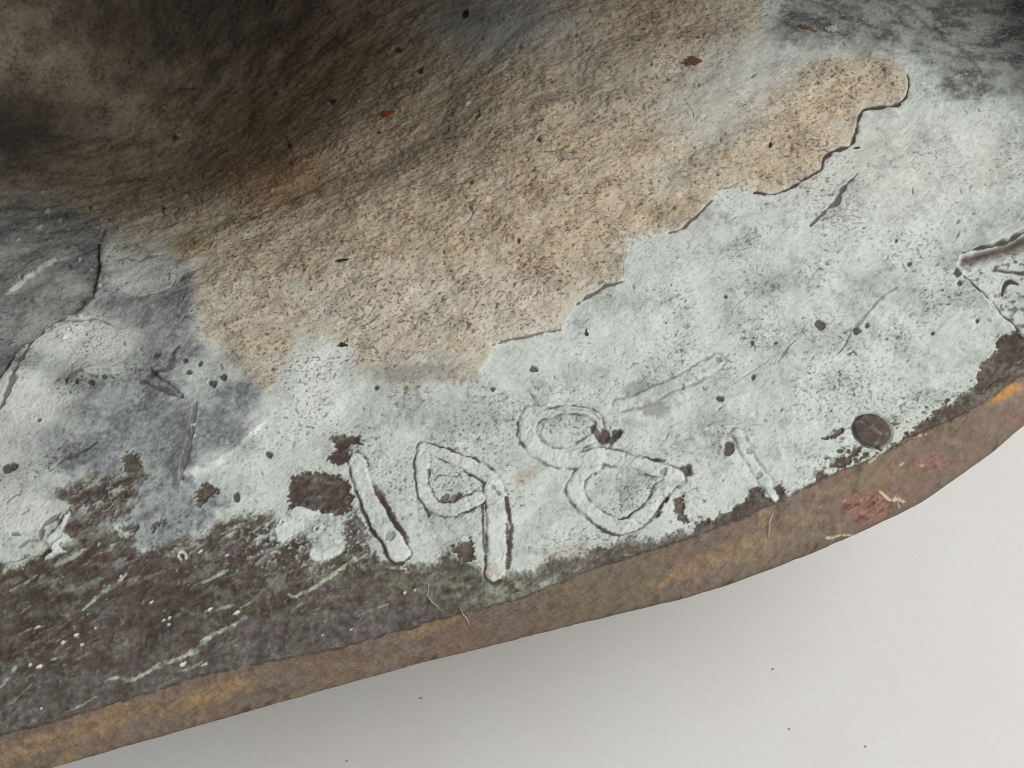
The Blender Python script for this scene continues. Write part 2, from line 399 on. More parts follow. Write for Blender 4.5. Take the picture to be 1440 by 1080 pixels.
for pts, wd, s in STREAK:
    c = curve(pts)
    W = window(c[:, 0].min() - 20, c[:, 1].min() - 20, c[:, 0].max() + 20, c[:, 1].max() + 20)
    d, t, _ = seg(wx[W] * 0.6 + px[W] * 0.4, wy[W] * 0.6 + py[W] * 0.4, c)
    ww = wd * (0.55 + 0.45 * np.sin(np.pi * np.clip(t, 0.06, 0.94))) * (0.9 + 0.8 * n_mid[W])
    m = 1.0 * s * ss(1.5, 0.2, d / np.maximum(ww, 0.4) + 0.9 * n_fine[W]) * (0.25 + 0.75 * ss(-0.3, 0.3, pn(U[W] / 13, V[W] / 13, 27)))
    put('green', W, m); put('bare', W, 0.55 * m, 'cut')
    H[W] += 0.5 * m
# white grains and rings on the metal
rg = np.random.RandomState(5)
GRAIN = [(108, 894, 3.6), (90, 905, 3.2), (116, 908, 2.8), (230, 858, 2), (238, 868, 2.2), (229, 871, 2.4), (237, 878, 2), (294, 858, 4), (333, 861, 4.5), (287, 934, 4), (256, 934, 4.5), (55, 938, 4.2), (494, 885, 2.4), (454, 893, 2), (42, 936, 2.6),
         (134, 884, 3), (52, 882, 2.6), (58, 997, 2.2), (213, 846, 1.8), (584, 829, 2.4), (320, 782, 2), (282, 777, 3), (273, 599, 2), (275, 615, 2.4), (66, 298, 3.4), (54, 318, 4), (82, 310, 3), (65, 325, 3), (26, 337, 2.5), (140, 344, 3.2), (128, 381, 2.4), (112, 366, 3), (143, 407, 3.2),
         (98, 451, 3), (114, 451, 3), (66, 460, 3), (66, 470, 3), (92, 478, 3), (60, 270, 2), (72, 272, 2), (88, 276, 2), (94, 320, 2.6), (705, 72, 3), (658, 145, 3.6), (382, 265, 2.4), (304, 168, 2), (393, 128, 2), (372, 290, 2), (1155, 712, 2), (1268, 653, 2.4), (1296, 655, 2.6), (1187, 704, 2.2), (870, 668, 2)]
for i in range(6):
    x, y = rg.uniform(0, 620), rg.uniform(690, 980)
    if y < np.interp(x, INNER[:, 0], INNER[:, 1]) - 14:
        GRAIN.append((x, y, rg.uniform(0.8, 1.9)))
for x, y, r in GRAIN:
    r *= 0.8
    W = window(x - 3 * r - 3, y - 3 * r - 3, x + 3 * r + 3, y + 3 * r + 3)
    if W:
        gu = (px[W] - x) * 0.88 - (py[W] - y) * 0.48; gv = (px[W] - x) * 0.48 + (py[W] - y) * 0.88
        d = np.hypot(gu * 0.68, gv * 1.3) + 2.4 * n_fine[W] + 1.6 * n_mid[W]
        m = ss(r + 0.8, r - 1.0, d)
        put('white', W, 0.7 * m); put('bare', W, 0.8 * m, 'cut'); put('dirt', W, m, 'cut')
        H[W] += 0.9 * r * np.sqrt(np.clip(1 - (d / (r + 0.5)) ** 2, 0, 1))
for x, y, r in ((257, 783, 5), (446, 745, 4.5), (397, 734, 4)):
    if r:
        W = window(x - 14, y - 14, x + 14, y + 14)
        d = np.hypot(px[W] - x, py[W] - y)
        m = ss(2.6, 0.8, np.abs(d - r) + 1.2 * n_fine[W]) * ss(-0.2, 0.3, pn(px[W] / 9, py[W] / 9, 28) + 0.2)
        put('white', W, 0.7 * m); put('bare', W, m, 'cut'); H[W] += 1.5 * m - 1.0 * ss(r - 1, r - 3, d)
        put('dirt', W, 0.8 * ss(r - 1.5, r - 3, d))

# ---- pitted surface: squiggles, pores ---------------------------------------------------
r1 = fbm(U / 9, V / 7, 61, 2); gate = pn(U / 8, V / 8, 62) + 0.35 * n_big
sq = ss(0.20, 0.06, np.abs(r1)) * ss(0.30, 0.50, gate)
r2 = pn(U / 5, V / 4.2, 63); gate2 = pn(U / 5.5, V / 5, 64) + 0.5 * fbm(U / 90, V / 90, 65, 2)
sq2 = ss(0.30, 0.12, np.abs(r2)) * ss(0.25, 0.50, gate2)
specks = ss(0.46, 0.56, pn(U / 3.3, V / 3.0, 66) + 0.15 * n_big)
notb = (1 - A['bare']) * wall
spd = 0.28 + 0.70 * ss(-0.15, 0.4, fbm(U / 110, V / 110, 78, 2) + 0.25 * np.exp(-((px - 690) / 160) ** 2 - ((py - 620) / 90) ** 2) + 0.2 * np.exp(-((px - 1200) / 160) ** 2 - ((py - 520) / 90) ** 2))
spd = np.maximum(spd, 1.0 * A['clay'])
r3 = pn(U / 5.0, V / 4.4, 67); gate3 = fbm(U / 30, V / 30, 68, 2)
sq3 = ss(0.36, 0.10, np.abs(r3)) * ss(0.0, 0.5, gate3 + 0.6 * pn(U / 6, V / 6, 69))
mott = ss(-0.1, 0.6, fbm(U / 6, V / 5, 70, 2) + 0.3 * n_mid)
A['dirt'] = np.maximum(A['dirt'], notb * np.clip((0.72 * sq + 0.50 * sq2 + 0.60 * specks) * spd * (1 + 0.35 * A['clay']) + 0.20 * sq3 + 0.10 * mott, 0, 0.85)).astype(f32)
H -= notb * (0.6 * sq + 0.4 * sq2 + 0.5 * specks + 0.2 * sq3)
gf = ss(0.28, 0.06, np.abs(fbm((U * 0.8 - V * 0.6) / 16, (U * 0.6 + V * 0.8) / 5.5, 13, 2))) * ss(0.0, 0.4, pn(U / 9, V / 9, 12))
A['white'] = np.maximum(A['white'], 0.30 * gf * A['grey'] * ss(300, 150, py) * wall).astype(f32)
# granular clay, finer chalk, rolling metal
gran = fbm(U / 11, V / 9.5, 71, 2, 0.45)
H += A['clay'] * wall * (1.2 * gran + 0.7 * ss(0.1, 0.6, pn(U / 8, V / 8, 72)) + 2.4 * fbm(U / 24, V / 20, 77, 2))
H += (1 - A['clay']) * notb * (0.3 * fbm(U / 7, V / 7, 73, 2) + 0.5 * n_mid)
H += A['grey'] * wall * 1.4 * fbm(dirs[0] / 16, dirs[1] / 11, 74, 3)
H += A['blue'] * wall * 1.0 * fbm(U / 9, V / 9, 75, 3)
H += A['bare'] * wall * (1.0 * fbm(U / 8, V / 8, 76, 3) + 2.0 * st * 0.7)
H += wall * (3.5 * n_big + 9.0 * n_huge)

rg = np.random.RandomState(11)
PORE = []
for i in range(600):
    PORE.append((rg.uniform(0, 1440), rg.uniform(0, 900), abs(rg.normal(0, 0.6)) + 0.8, rg.uniform(0.25, 0.7), rg.uniform(1.2, 3.2), rg.uniform(0, 3.14)))
for x, y, r in ((549, 757, 7.5), (506, 739, 7), (515, 773, 7), (879, 642, 2), (850, 612, 8), (866, 612, 7), (962, 663, 7.5), (932, 666, 6), (1024, 635, 10), (1052, 637, 5), (1068, 669, 5.5), (967, 664, 8), (379, 641, 5.5), (333, 701, 6),
                (1204, 466, 6), (1219, 458, 4), (1153, 460, 9), (1345, 357, 0), (1346, 386, 6), (1348, 400, 4), (1279, 372, 4), (1057, 483, 3.4), (1090, 484, 3), (1060, 530, 4), (1010, 505, 5), (1012, 563, 5), (660, 668, 3.4), (693, 686, 4), (700, 694, 4), (750, 520, 6),
                (300, 541, 6), (314, 533, 6), (282, 513, 4), (267, 526, 4), (223, 504, 5), (261, 509, 4), (128, 538, 5), (108, 538, 4), (146, 530, 4), (94, 535, 4), (55, 590, 3), (230, 294, 3.6), (246, 193, 4), (406, 205, 5), (468, 143, 5), (590, 98, 4.5), (672, 166, 4.5), (758, 200, 3.4), (762, 172, 3), (531, 186, 3),
                (560, 70, 5), (730, 340, 3), (663, 258, 4), (960, 545, 3), (530, 547, 4.5), (692, 549, 4), (1374, 452, 3), (1312, 468, 3), (1260, 340, 2.5), (8, 658, 8), (18, 655, 7), (1020, 418, 3)):
    PORE.append((x, y, r * 0.8, 0.9, 1.25, rg.uniform(0, 3.14)))
for x, y, r, s, e, a in PORE:
    if r <= 0:
        continue
    k = r * e + 4
    W = window(x - k, y - k, x + k, y + k)
    if W is None:
        continue
    ux = (px[W] - x) * math.cos(a) + (py[W] - y) * math.sin(a)
    uy = -(px[W] - x) * math.sin(a) + (py[W] - y) * math.cos(a)
    d = np.sqrt((ux / e) ** 2 + uy ** 2) + 0.9 * n_fine[W] * min(1, r / 3) + 0.45 * r * pn(px[W] / (1.2 * r + 2), py[W] / (1.2 * r + 2), 14)
    m = ss(r + 0.7, r - 0.7, d) * notb[W]
    put('dirt', W, s * m)
    H[W] -= min(2.2, 0.9 * r) * m

# ---- cracks, lifted edges, creases, one painted shadow streak -------------------------------------------------------------
CRACK = [([(1275, 107), (1278, 124), (1265, 147), (1240, 152), (1216, 155), (1206, 172), (1203, 190), (1195, 205), (1161, 222), (1155, 240), (1140, 250), (1095, 272), (1060, 272)], 2.6, 0.95),
         ([(1010, 267), (1024, 266), (1031, 262)], 1.4, 0.6), ([(1000, 284), (985, 300), (960, 322), (940, 328)], 2.2, 0.85), ([(886, 334), (878, 366), (876, 392)], 1.2, 0.5), ([(876, 399), (862, 402), (845, 408), (812, 428)], 2.4, 0.8),
         ([(790, 463), (770, 467), (740, 475), (715, 480), (692, 489)], 1.8, 0.75), ([(1206, 245), (1190, 262), (1180, 276), (1172, 288), (1152, 305), (1140, 318)], 4.2, 0.8),
         ([(140, 340), (139, 372), (137, 400), (130, 424), (108, 441), (86, 455), (72, 464), (48, 478), (32, 492), (14, 518), (0, 542), (-30, 580)], 4.5, 0.9), ([(48, 484), (36, 504), (24, 528), (12, 556), (-2, 586)], 4.5, 0.9),
         ([(86, 460), (100, 458), (118, 456), (136, 452), (160, 459)], 2.0, 0.8), ([(160, 367), (176, 364), (192, 367), (212, 363), (236, 358)], 1.4, 0.7), ([(164, 407), (182, 414), (200, 415), (218, 412), (238, 404), (246, 394)], 2.0, 0.5),
         ([(90, 532), (100, 526), (112, 523), (132, 529)], 3.0, 0.7), ([(198, 538), (214, 545), (232, 550), (246, 558), (258, 561)], 4.0, 0.85), ([(206, 531), (226, 527), (238, 520), (243, 508), (246, 494), (256, 488)], 4.0, 0.75),
         ([(275, 566), (274, 588), (269, 618), (263, 645), (256, 676)], 4.0, 0.7), ([(1355, 390), (1374, 408), (1396, 430), (1418, 452), (1440, 476), (1470, 500)], 3.0, 0.9), ([(1352, 358), (1372, 354), (1394, 350), (1416, 342), (1440, 330), (1490, 312)], 2.2, 0.9),
         ([(1398, 378), (1412, 384), (1440, 386), (1490, 388)], 4.0, 0.85), ([(1408, 418), (1412, 404), (1420, 398), (1430, 402)], 3.0, 1.0), ([(1118, 478), (1106, 492), (1094, 508)], 2.4, 0.45), ([(1058, 412), (1042, 424), (1030, 436)], 1.2, 0.4),
         ([(1260, 405), (1242, 416), (1220, 440), (1200, 462), (1186, 488), (1178, 498)], 2.0, 0.45), ([(1090, 500), (1060, 520), (1020, 548)], 1.2, 0.25), ([(1190, 500), (1200, 496), (1204, 500)], 3.0, 0.8), ([(150, 320), (144, 334), (140, 346)], 3.0, 0.7),
         ([(330, 322), (350, 312), (372, 300), (398, 288), (430, 272), (462, 256)], 4.0, 0.35), ([(208, 324), (226, 321), (246, 316), (252, 312)], 2.2, 0.6), ([(250, 124), (268, 126), (284, 125)], 2.0, 0.9), ([(240, 190), (248, 202)], 2.0, 0.8), ([(582, 102), (594, 94), (598, 97)], 2.2, 0.95),  # first entry is a shadow streak beside the hollow, painted dark
         ([(655, 290), (668, 284), (661, 292), (665, 302), (656, 314)], 2.2, 0.75), ([(70, 662), (84, 650), (100, 640), (120, 632), (136, 622)], 3.5, 0.65), ([(962, 140), (972, 158), (976, 170)], 1.0, 0.6), ([(700, 440), (720, 436), (740, 440)], 1.2, 0.4),
         ([(772, 582), (782, 580), (794, 582)], 2.4, 0.6), ([(800, 577), (818, 578), (834, 583), (844, 594)], 1.5, 0.7), ([(792, 638), (806, 632), (822, 628), (832, 626)], 1.6, 0.55), ([(764, 600), (760, 612), (768, 622)], 1.6, .5), ([(868, 790), (880, 785), (892, 787)], 2.4, 0.9), ([(1024, 585), (1040, 596), (1000, 602)], 1.0, 0.3), ([(1386, 548), (1398, 536), (1420, 528)], 2.0, 0.6), ([(56, 750), (66, 736), (86, 724)], 3.5, 0.8), ([(58, 760), (62, 748)], 4, .8), ([(26, 770), (40, 762), (54, 762)], 2.5, .7),
         ([(18, 753), (30, 754)], 3, .8), ([(10, 706), (18, 698), (28, 694)], 3, .6), ([(30, 726), (40, 720)], 2, .6), ([(1290, 26), (1320, 50), (1345, 66), (1380, 110)], 5, .35), ([(1235, 5), (1262, 22), (1285, 32)], 4, .3)]
for pts, wd, s in CRACK:
    c = curve(pts, 4)
    W = window(c[:, 0].min() - 20, c[:, 1].min() - 20, c[:, 0].max() + 20, c[:, 1].max() + 20)
    if W is None:
        continue
    d, t, sd = seg(px[W] + 0.45 * (wx[W] - px[W]), py[W] + 0.45 * (wy[W] - py[W]), c)
    d = d + 0.8 * n_fine[W]
    ww = wd * (0.45 + 0.55 * np.sin(np.pi * np.clip(t, 0.08, 0.92))) * (1.0 + 1.3 * pn(U[W] / 16, V[W] / 16, 81))
    m = ss(1.2, 0.4, d / np.maximum(ww, 0.5))
    put('dirt', W, min(1.0, 1.05 * s) * m if c[:, 0].min() > 680 else 0.85 * s * m)
    H[W] -= (0.8 + 0.28 * wd) * m
# folds on the left: one side of a crease lies lower than the other
def fold(pts, amp, reach, side):
    c = curve(pts, 4)
    W = window(c[:, 0].min() - reach * 3, c[:, 1].min() - reach * 3, c[:, 0].max() + reach * 3, c[:, 1].max() + reach * 3)
    d, t, sd = seg(wx[W], wy[W], c)
    e = np.clip(np.sin(np.pi * np.clip(t, 0.02, 0.98)) * 1.6, 0, 1)
    H[W] += amp * e * ss(0, 3, d * (sd * side > 0)) * np.exp(-(d / reach) ** 2)
Wc = window(225, 540, 300, 700)
d, t, sd = seg(wx[Wc], wy[Wc], [(275, 566), (274, 588), (269, 618), (263, 645), (256, 680)])
put('bare', Wc, 0.75 * ss(20, 3, d + 6 * n_mid[Wc]) * (sd > 0) * ss(0.1, 0.5, t + 0.1))
fold([(275, 560), (274, 588), (269, 618), (263, 645), (256, 690)], 9, 26, 1)
fold([(90, 530), (130, 524), (180, 524), (220, 530), (255, 560), (275, 562)], 6, 22, -1)
fold([(140, 330), (137, 400), (108, 441), (72, 464), (32, 492), (0, 542), (-30, 590)], 9, 30, -1)
fold([(0, 420), (40, 392), (70, 374), (100, 362)], 6, 26, -1)
fold([(258, 664), (285, 660), (312, 652), (345, 625), (378, 590)], 6, 22, -1)
fold([(330, 322), (372, 300), (430, 272), (462, 256), (500, 235)], -5, 34, -1)
fold([(1352, 360), (1394, 350), (1440, 330), (1520, 300)], 9, 26, -1)
fold([(1355, 390), (1396, 430), (1440, 476), (1500, 530)], 8, 24, 1)
REC = [(1352, 362), (1394, 352), (1440, 333), (1560, 290), (1560, 590), (1440, 472), (1418, 450), (1396, 428), (1374, 406), (1356, 390), (1347, 376)]
W, d = poly(REC, 40, 0.5)
ins = ss(-1, 5, d)
dtop = seg(wx[W], wy[W], [(1352, 360), (1394, 350), (1440, 332), (1560, 288)])[0]
H[W] += -7.0 * ins * np.exp(-(dtop / 26) ** 2) + 3.0 * ss(0, 4, -d) * np.exp(-(np.clip(-d, 0, 99) / 9) ** 2) * (dtop < 40)
put('bare', W, ins * 0.95 * ss(24, 6, dtop + 4 * n_mid[W] + 3 * n_fine[W]))  # shadow under the recess's top edge, painted as dark brown
put('dirt', W, ins * 0.8 * ss(5, 1, np.abs(seg(wx[W], wy[W], [(1398, 380), (1440, 387), (1560, 392)])[0])))
put('bare', W, ins * 0.6 * ss(0.1, 0.4, n_mid[W] + 0.2 * n_fine[W]))
fold([(-20, 800), (60, 778), (90, 750)], 4, 18, 1)
Wc = window(255, 640, 330, 680)
put('white', Wc, 0.8 * np.exp(-((wx[Wc] - 282) / 20) ** 2 - ((wy[Wc] - (664 - 0.15 * (wx[Wc] - 282))) / 5) ** 2))
# chalkier, cleaner fields
for cx, cy, rx, ry, s in ((450, 545, 45, 70, 0.75), (395, 600, 60, 40, 0.5), (330, 650, 50, 16, 0.5), (30, 725, 50, 34, 0.8), (860, 480, 130, 60, 0.22), (600, 430, 260, 60, 0.20), (340, 420, 60, 50, 0.15), (120, 480, 70, 30, 0.8), (45, 565, 50, 34, 0.8), (20, 615, 40, 25, .4), (1230, 270, 120, 90, 0.15), (470, 500, 30, 18, .6), (1330, 200, 60, 40, .2)):
    Wc = window(cx - 2 * rx, cy - 2 * ry, cx + 2 * rx, cy + 2 * ry)
    g = np.exp(-((wx[Wc] - cx) / rx) ** 2 - ((wy[Wc] - cy) / ry) ** 2) * notb[Wc]
    put('white', Wc, s * ss(0.12, 0.8, g + 0.2 * n_mid[Wc]))

# ---- the raised numerals, ridge and nodule ----------------------------------------------------------
part = np.zeros((RT, NC), np.int8)
NUM = {
    1: [([(502, 649), (507, 668), (515, 692), (526, 718), (540, 744), (554, 766), (562, 779)], 11.5, 15.5)],
    2: [([(597, 634), (593, 656), (594, 678), (598, 696), (607, 711), (622, 719), (640, 717), (658, 709), (672, 702)], 10, 10),
        ([(594, 631), (612, 635), (636, 643), (664, 655), (682, 667), (694, 680), (699, 696)], 8, 11.5), ([(691, 690), (696, 712), (699, 740), (699, 768), (696, 806)], 12, 15)],
    3: [([(748, 584), (741, 598), (742, 612), (750, 627), (766, 639), (792, 646), (818, 647), (842, 642), (868, 646), (896, 654), (926, 663), (954, 672)], 14, 9.5),
        ([(954, 672), (937, 684), (926, 697), (918, 712), (906, 726), (888, 738), (868, 742), (850, 734), (832, 720), (816, 705), (808, 692), (810, 678), (820, 664), (836, 654)], 10.5, 10.5),
        ([(756, 584), (780, 580), (806, 578), (828, 582), (841, 592), (843, 604), (834, 616), (816, 628), (800, 636)], 5, 5)],
    4: [([(1036, 612), (1044, 628), (1054, 646), (1066, 664), (1078, 682), (1090, 699)], 7.5, 6.5)],
    5: [([(868, 572), (890, 567), (914, 558), (940, 546), (966, 534), (994, 517), (1008, 508)], 9, 10)],
}
for k, strokes in NUM.items():
    allp = np.concatenate([np.asarray(s[0], float) for s in strokes])
    W = window(allp[:, 0].min() - 40, allp[:, 1].min() - 40, allp[:, 0].max() + 40, allp[:, 1].max() + 40)
    x = px[W] + 0.6 * (wx[W] - px[W]) + 1.3 * n_fine[W]; y = py[W] + 0.6 * (wy[W] - py[W]) + 1.3 * pn(U[W] / 5, V[W] / 5, 18)
    best = None
    for pts, wa, wb in strokes:
        d, t, _ = seg(x, y, curve(pts, 5))
        ww = 0.9 * (wa + (wb - wa) * t)
        ww = ww * (1 + 0.16 * pn(U[W] / 20, V[W] / 20, 91))
        e = d - ww                                            # distance outside the stroke edge
        hh = {1: 2.1, 2: 1.7, 3: 1.3, 4: 0.8, 5: 0.5}[k]
        if k == 3 and wa < 6:
            hh = 0.6
        prof = hh * np.sqrt(np.clip(1 - np.clip(d / (ww + 1.2), 0, 1) ** 5, 0, 1))
        if best is None:
            best, hp = e, prof
        else:
            best, hp = np.minimum(best, e), np.maximum(hp, prof)
    on = ss(0.8, -1.2, best)
    for nm in ('bare', 'blue', 'clay', 'shade'):
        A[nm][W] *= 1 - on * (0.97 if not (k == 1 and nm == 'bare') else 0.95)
    A['dirt'][W] *= 1 - 0.45 * on
    put('white', W, {1: 0.30, 2: 0.16, 3: 0.10, 4: 0.06, 5: 0.0}[k] * on * ss(-0.5, 0.2, n_mid[W] + 0.2))
    H[W] += hp * (0.8 + 0.45 * pn(U[W] / 15, V[W] / 15, 15)) + on * (0.5 * n_fine[W] + 0.8 * n_mid[W])
    # the foot of each stroke holds a thin dark seam, broken here and there
    brk = ss(-0.25, 0.35, pn(U[W] / 19, V[W] / 19, 92 + k) + 0.24) * {1: 1, 2: 1, 3: 0.9, 4: 0.55, 5: 0.6}[k]
    seam = ss(2.6, 0.6, np.abs(best - 1.8 + 1.2 * n_fine[W]) / (0.7 + 0.8 * ss(-0.3, 0.5, pn(U[W] / 12, V[W] / 12, 19)))) * brk
    put('dirt', W, 0.92 * seam)
    H[W] -= 1.0 * ss(4, 0.5, np.abs(best - 1.8))
    if k == 1:                                               # brown margin to the right of the first stroke
        _, t, sd = seg(x, y, curve(strokes[0][0], 5))
        put('bare', W, ss(11, 7, best + 3 * n_mid[W]) * ss(-0.5, 1.0, best) * (sd < 0) * ss(0.25, 0.45, t) * ss(0.0, 0.1, 1.0 - t))
        put('bare', W, ss(6, 3, best + 2 * n_mid[W]) * ss(-0.5, 1.0, best) * (sd > 0) * ss(0.25, 0.45, t))
    if k == 2:
        for ax, ay, bx, by, hw in ((711, 700, 719, 742, 4), (719, 742, 715, 800, 4), (679, 706, 682, 790, 3.2), (586, 650, 586, 690, 3.5), (586, 690, 604, 728, 3.2), (612, 628, 672, 648, 4), (640, 728, 668, 716, 3)):
            dd, t, _ = seg(x, y, [(ax, ay), (bx, by)])
            put('bare', W, 0.9 * ss(hw, hw - 2, dd + 2.2 * n_mid[W] + 1.2 * n_fine[W]) * ss(-0.5, 0.8, best))
    if k == 3:
        for pts, hw in (([(836, 605), (846, 622), (862, 620), (872, 610)], 5.5), ([(880, 648), (905, 648), (934, 650)], 3.0), ([(916, 704), (930, 690)], 3.2), ([(900, 718), (880, 730), (870, 732)], 2.4), ([(824, 724), (846, 746), (868, 754)], 3.0)):
            dd, t, _ = seg(x, y, pts)
            put('bare', W, 0.9 * ss(hw, hw - 2, dd + 2.2 * n_mid[W] + 1.2 * n_fine[W]) * ss(-0.8, 0.6, best if hw != 5.5 else best * 0 + 1))
    if k == 5:                                               # grey flaps of scale beside the ridge
        for cx, cy, rx, ry in ((898, 549, 24, 14), (922, 576, 20, 14)):
            g = ((x - cx) / rx) ** 2 + ((y - cy) / ry) ** 2
            A['grey'][W] = np.maximum(A['grey'][W], 0.5 * ss(1.3, 0.5, g + 0.5 * n_mid[W] + 0.25 * n_fine[W]) * ss(-1, 1, best))
    pid = part[W]
    pid[(best < 2.2) & wall[W]] = k
    part[W] = pid
for pts, wd, sc in (([(996, 607), (1016, 604), (1036, 597), (1058, 584)], 5, 0.30), ([(990, 612), (1010, 613), (1030, 610)], 3, -0.3)):
    W = window(970, 565, 1085, 635)
    d, t, _ = seg(wx[W], wy[W], pts)
    m = ss(wd + 2, wd - 3, d + 2 * n_fine[W]) * ss(-0.4, 0.3, n_mid[W] + 0.1)
    put('white', W, max(sc, 0) * m); put('dirt', W, max(-sc, 0) * m)
    H[W] += 0.8 * m * (1 if sc > 0 else -0.5)
# round nodule near the rim
W = window(1185, 565, 1268, 648)
ux = (px[W] - 1226); uy = (py[W] - 606)
a = 0.45
d = np.sqrt(((ux * math.cos(a) + uy * math.sin(a)) / 27.5) ** 2 + ((-ux * math.sin(a) + uy * math.cos(a)) / 22) ** 2)
d = d + 0.05 * n_mid[W] + 0.03 * n_fine[W]
m = ss(1.04, 0.96, d)
put('bare', W, m); A['blue'][W] = np.where(m > 0.5, 0.50 * ss(0.0, 0.6, n_mid[W] + 0.5 * n_fine[W]), A['blue'][W]); A['dirt'][W] *= 1 - 0.7 * m
A['green'][W] = np.where(m > 0.5, 0.0, np.maximum(A['green'][W], 0.10 * ss(1.7, 1.15, d)))
H[W] = H[W] * (1 - m) + m * (3 + 2.0 * np.sqrt(np.clip(1 - d ** 2, 0, 1)) + 0.5 * n_mid[W])
H[W] -= 2.5 * np.exp(-((d - 1.07) / 0.05) ** 2)
put('dirt', W, 0.8 * np.exp(-((d - 1.04) / 0.04) ** 2))
pid = part[W]; pid[d < 1.08] = 6; part[W] = pid
# clay layer as a part of its own (the raised sheet with the broken edge)
claym = (A['clay'] > 0.42) & wall & (part == 0)
part[claym] = 7

A['red'] = (A['bare'] * wall * np.where(py < 735 + 0.0 * px, 0.9, 0.85 * ss(-0.4, 0.3, n_big))).astype(f32)
# ---- the cut rim --------------------------------------------------------------------------------------
rs = fbm(px / 80, (q_ * 60) / 22, 101, 3); rs2 = fbm((px + 40 * q_) / 16, (q_ * 70 - 0.3 * px) / 20, 102, 3); rs3 = fbm(px / 22, q_ * 70 / 16, 103, 3)
qa = px * 0.86 - q_ * 62; qb = px * 0.40 + q_ * 62
scr1 = fbm(qa / 46, qb / 3.6, 111, 2); scr2 = fbm((px * 0.5 + q_ * 80) / 40, (px - q_ * 35) / 4.0, 112, 2)
R = isrim
gold = 0.30 * ss(0.05, 0.55, rs + 0.35 * rs3) * ss(480, 250, px) + 0.18 * ss(0.15, 0.5, rs + 0.3 * rs3) 
for cx, cy, rx, ry, s in ((300, 975, 75, 16, 0.8), (120, 1025, 120, 18, 0.6), (610, 880, 55, 11, 0.6), (936, 816, 30, 9, 0.9), (975, 800, 40, 18, 0.5), (1040, 775, 70, 20, 0.6), (1130, 728, 40, 14, 0.35), (1418, 552, 30, 13, 1.0), (1398, 516, 20, 6, 0.9), (1240, 670, 32, 18, 0.5), (1075, 732, 14, 12, 0.7), (20, 1060, 80, 20, 0.5)):
    g = np.exp(-((wx - cx) / rx) ** 2 - ((wy - (cy - 0.33 * (wx - cx))) / ry) ** 2)
    gold = np.maximum(gold, (s if cx > 1380 else (0.80 if cx < 500 else 0.66) * s) * ss(0.10, 0.85, g + 0.35 * rs3))
A['gold'] = (gold * R).astype(f32)
Wg = window(1370, 490, 1440, 590)
A['gold'][Wg] = np.maximum(A['gold'][Wg], 0.8 * np.exp(-((wx[Wg] - 1402) / 18) ** 2 - ((wy[Wg] - (514 - 0.5 * (wx[Wg] - 1402))) / 5) ** 2))
for cx, cy, rx, ry, s in ((1218, 716, 34, 24, 0.9), (1308, 650, 36, 16, 0.55), (1236, 738, 30, 9, 0.7), (1270, 690, 40, 14, 0.3), (1430, 590, 20, 10, .4), (950, 790, 60, 20, .15)):
    g = np.exp(-((wx - cx) / rx) ** 2 - ((wy - cy) / ry) ** 2)
    A['red'] = np.maximum(A['red'], 0.9 * s * ss(0.2, 0.75, g + 0.7 * (rs3 + 0.6 * scr1) * ss(0, .3, g)) * R).astype(f32)
A['dirt'] = np.where(R, 0.34 * ss(0.1, 0.6, scr1 + 0.3 * rs3) + 0.22 * ss(0.2, 0.6, scr2) * ss(0.0, 0.3, rs) + 0.30 * ss(0.15, 0.55, rs2) + 0.25 * ss(0.25, 0.6, rs3) + 0.35 * ss(0.80, 1.0, q_ + 0.15 * rs2) + 0.22 * np.exp(-((px - 760) / 190) ** 2), A['dirt']).astype(f32)
A['green'] = np.where(R, 0.28 * ss(0.1, 0.6, fbm(px / 60, q_ * 60 / 30, 104, 2)) + 0.3 * np.exp(-((px - 860) / 70) ** 2), A['green']).astype(f32)
A['blue'] = np.where(R, 0.30 * ss(0.1, 0.5, fbm(px / 45, q_ * 60 / 25, 105, 2)), A['blue']).astype(f32)
redh = A['red'] * R
A['dirt'] = np.where(R, np.maximum(A['dirt'], redh * 1.0 * ss(-0.05, 0.35, fbm((px - 0.6 * py) / 30, (0.6 * px + py) / 7, 106, 3))), A['dirt']).astype(f32)
H = np.where(R, (1 - 0.7 * ss(0.6, 1.0, q_)) * (1.2 * rs3 + 0.6 * rs2 + 0.6 * n_fine + 1.6 * rs) + redh * 2.0 * fbm(px / 9, py / 9, 107, 2), H).astype(f32)
# pale burr by the red residue
for pts, wd in (([(1238, 694), (1250, 700), (1262, 702), (1270, 704)], 3.2), ([(1160, 757), (1176, 756), (1192, 752), (1202, 754)], 2.4), ([(1262, 702), (1264, 712)], 2.2), ([(1166, 768), (1168, 758)], 1.4), ([(1286, 616), (1300, 608), (1270, 622), (1244, 636), (1222, 650)], 2.0)):
    c = curve(pts)
    W = window(c[:, 0].min() - 12, c[:, 1].min() - 12, c[:, 0].max() + 12, c[:, 1].max() + 12)
    d, t, _ = seg(wx[W], wy[W], c)
    m = ss(wd, wd - 2, d + 2.2 * n_fine[W] + 1.5 * n_mid[W])
    put('white', W, 0.6 * m); A['dirt'][W] *= 1 - m; H[W] += 2.0 * m
# rounded arrises: pull the two edges of the rim back, and let the relief fade at the very lip
lip = np.zeros((RT, NC), f32)
lip[:NRIM] = -7.0 * ss(0.90, 1.0, q_[:NRIM]) ** 2 - 2.5 * ss(0.07, 0.0, q_[:NRIM])
bw = ss(10, 0, np.abs(py - yi_[None, :])) * wall
lip += -2.5 * bw
H = H + lip
H[:NRIM] *= 1.0
H *= np.where(wall, 1 - 0.35 * bw, 1)
put('dirt', (slice(NRIM - 3, NRIM + 3), slice(0, NC)), 0.75 * ss(-0.3, 0.3, n_mid[NRIM - 3:NRIM + 3]))

PD = P + NB * (H[..., None] * PX)
ND = normals(PD)

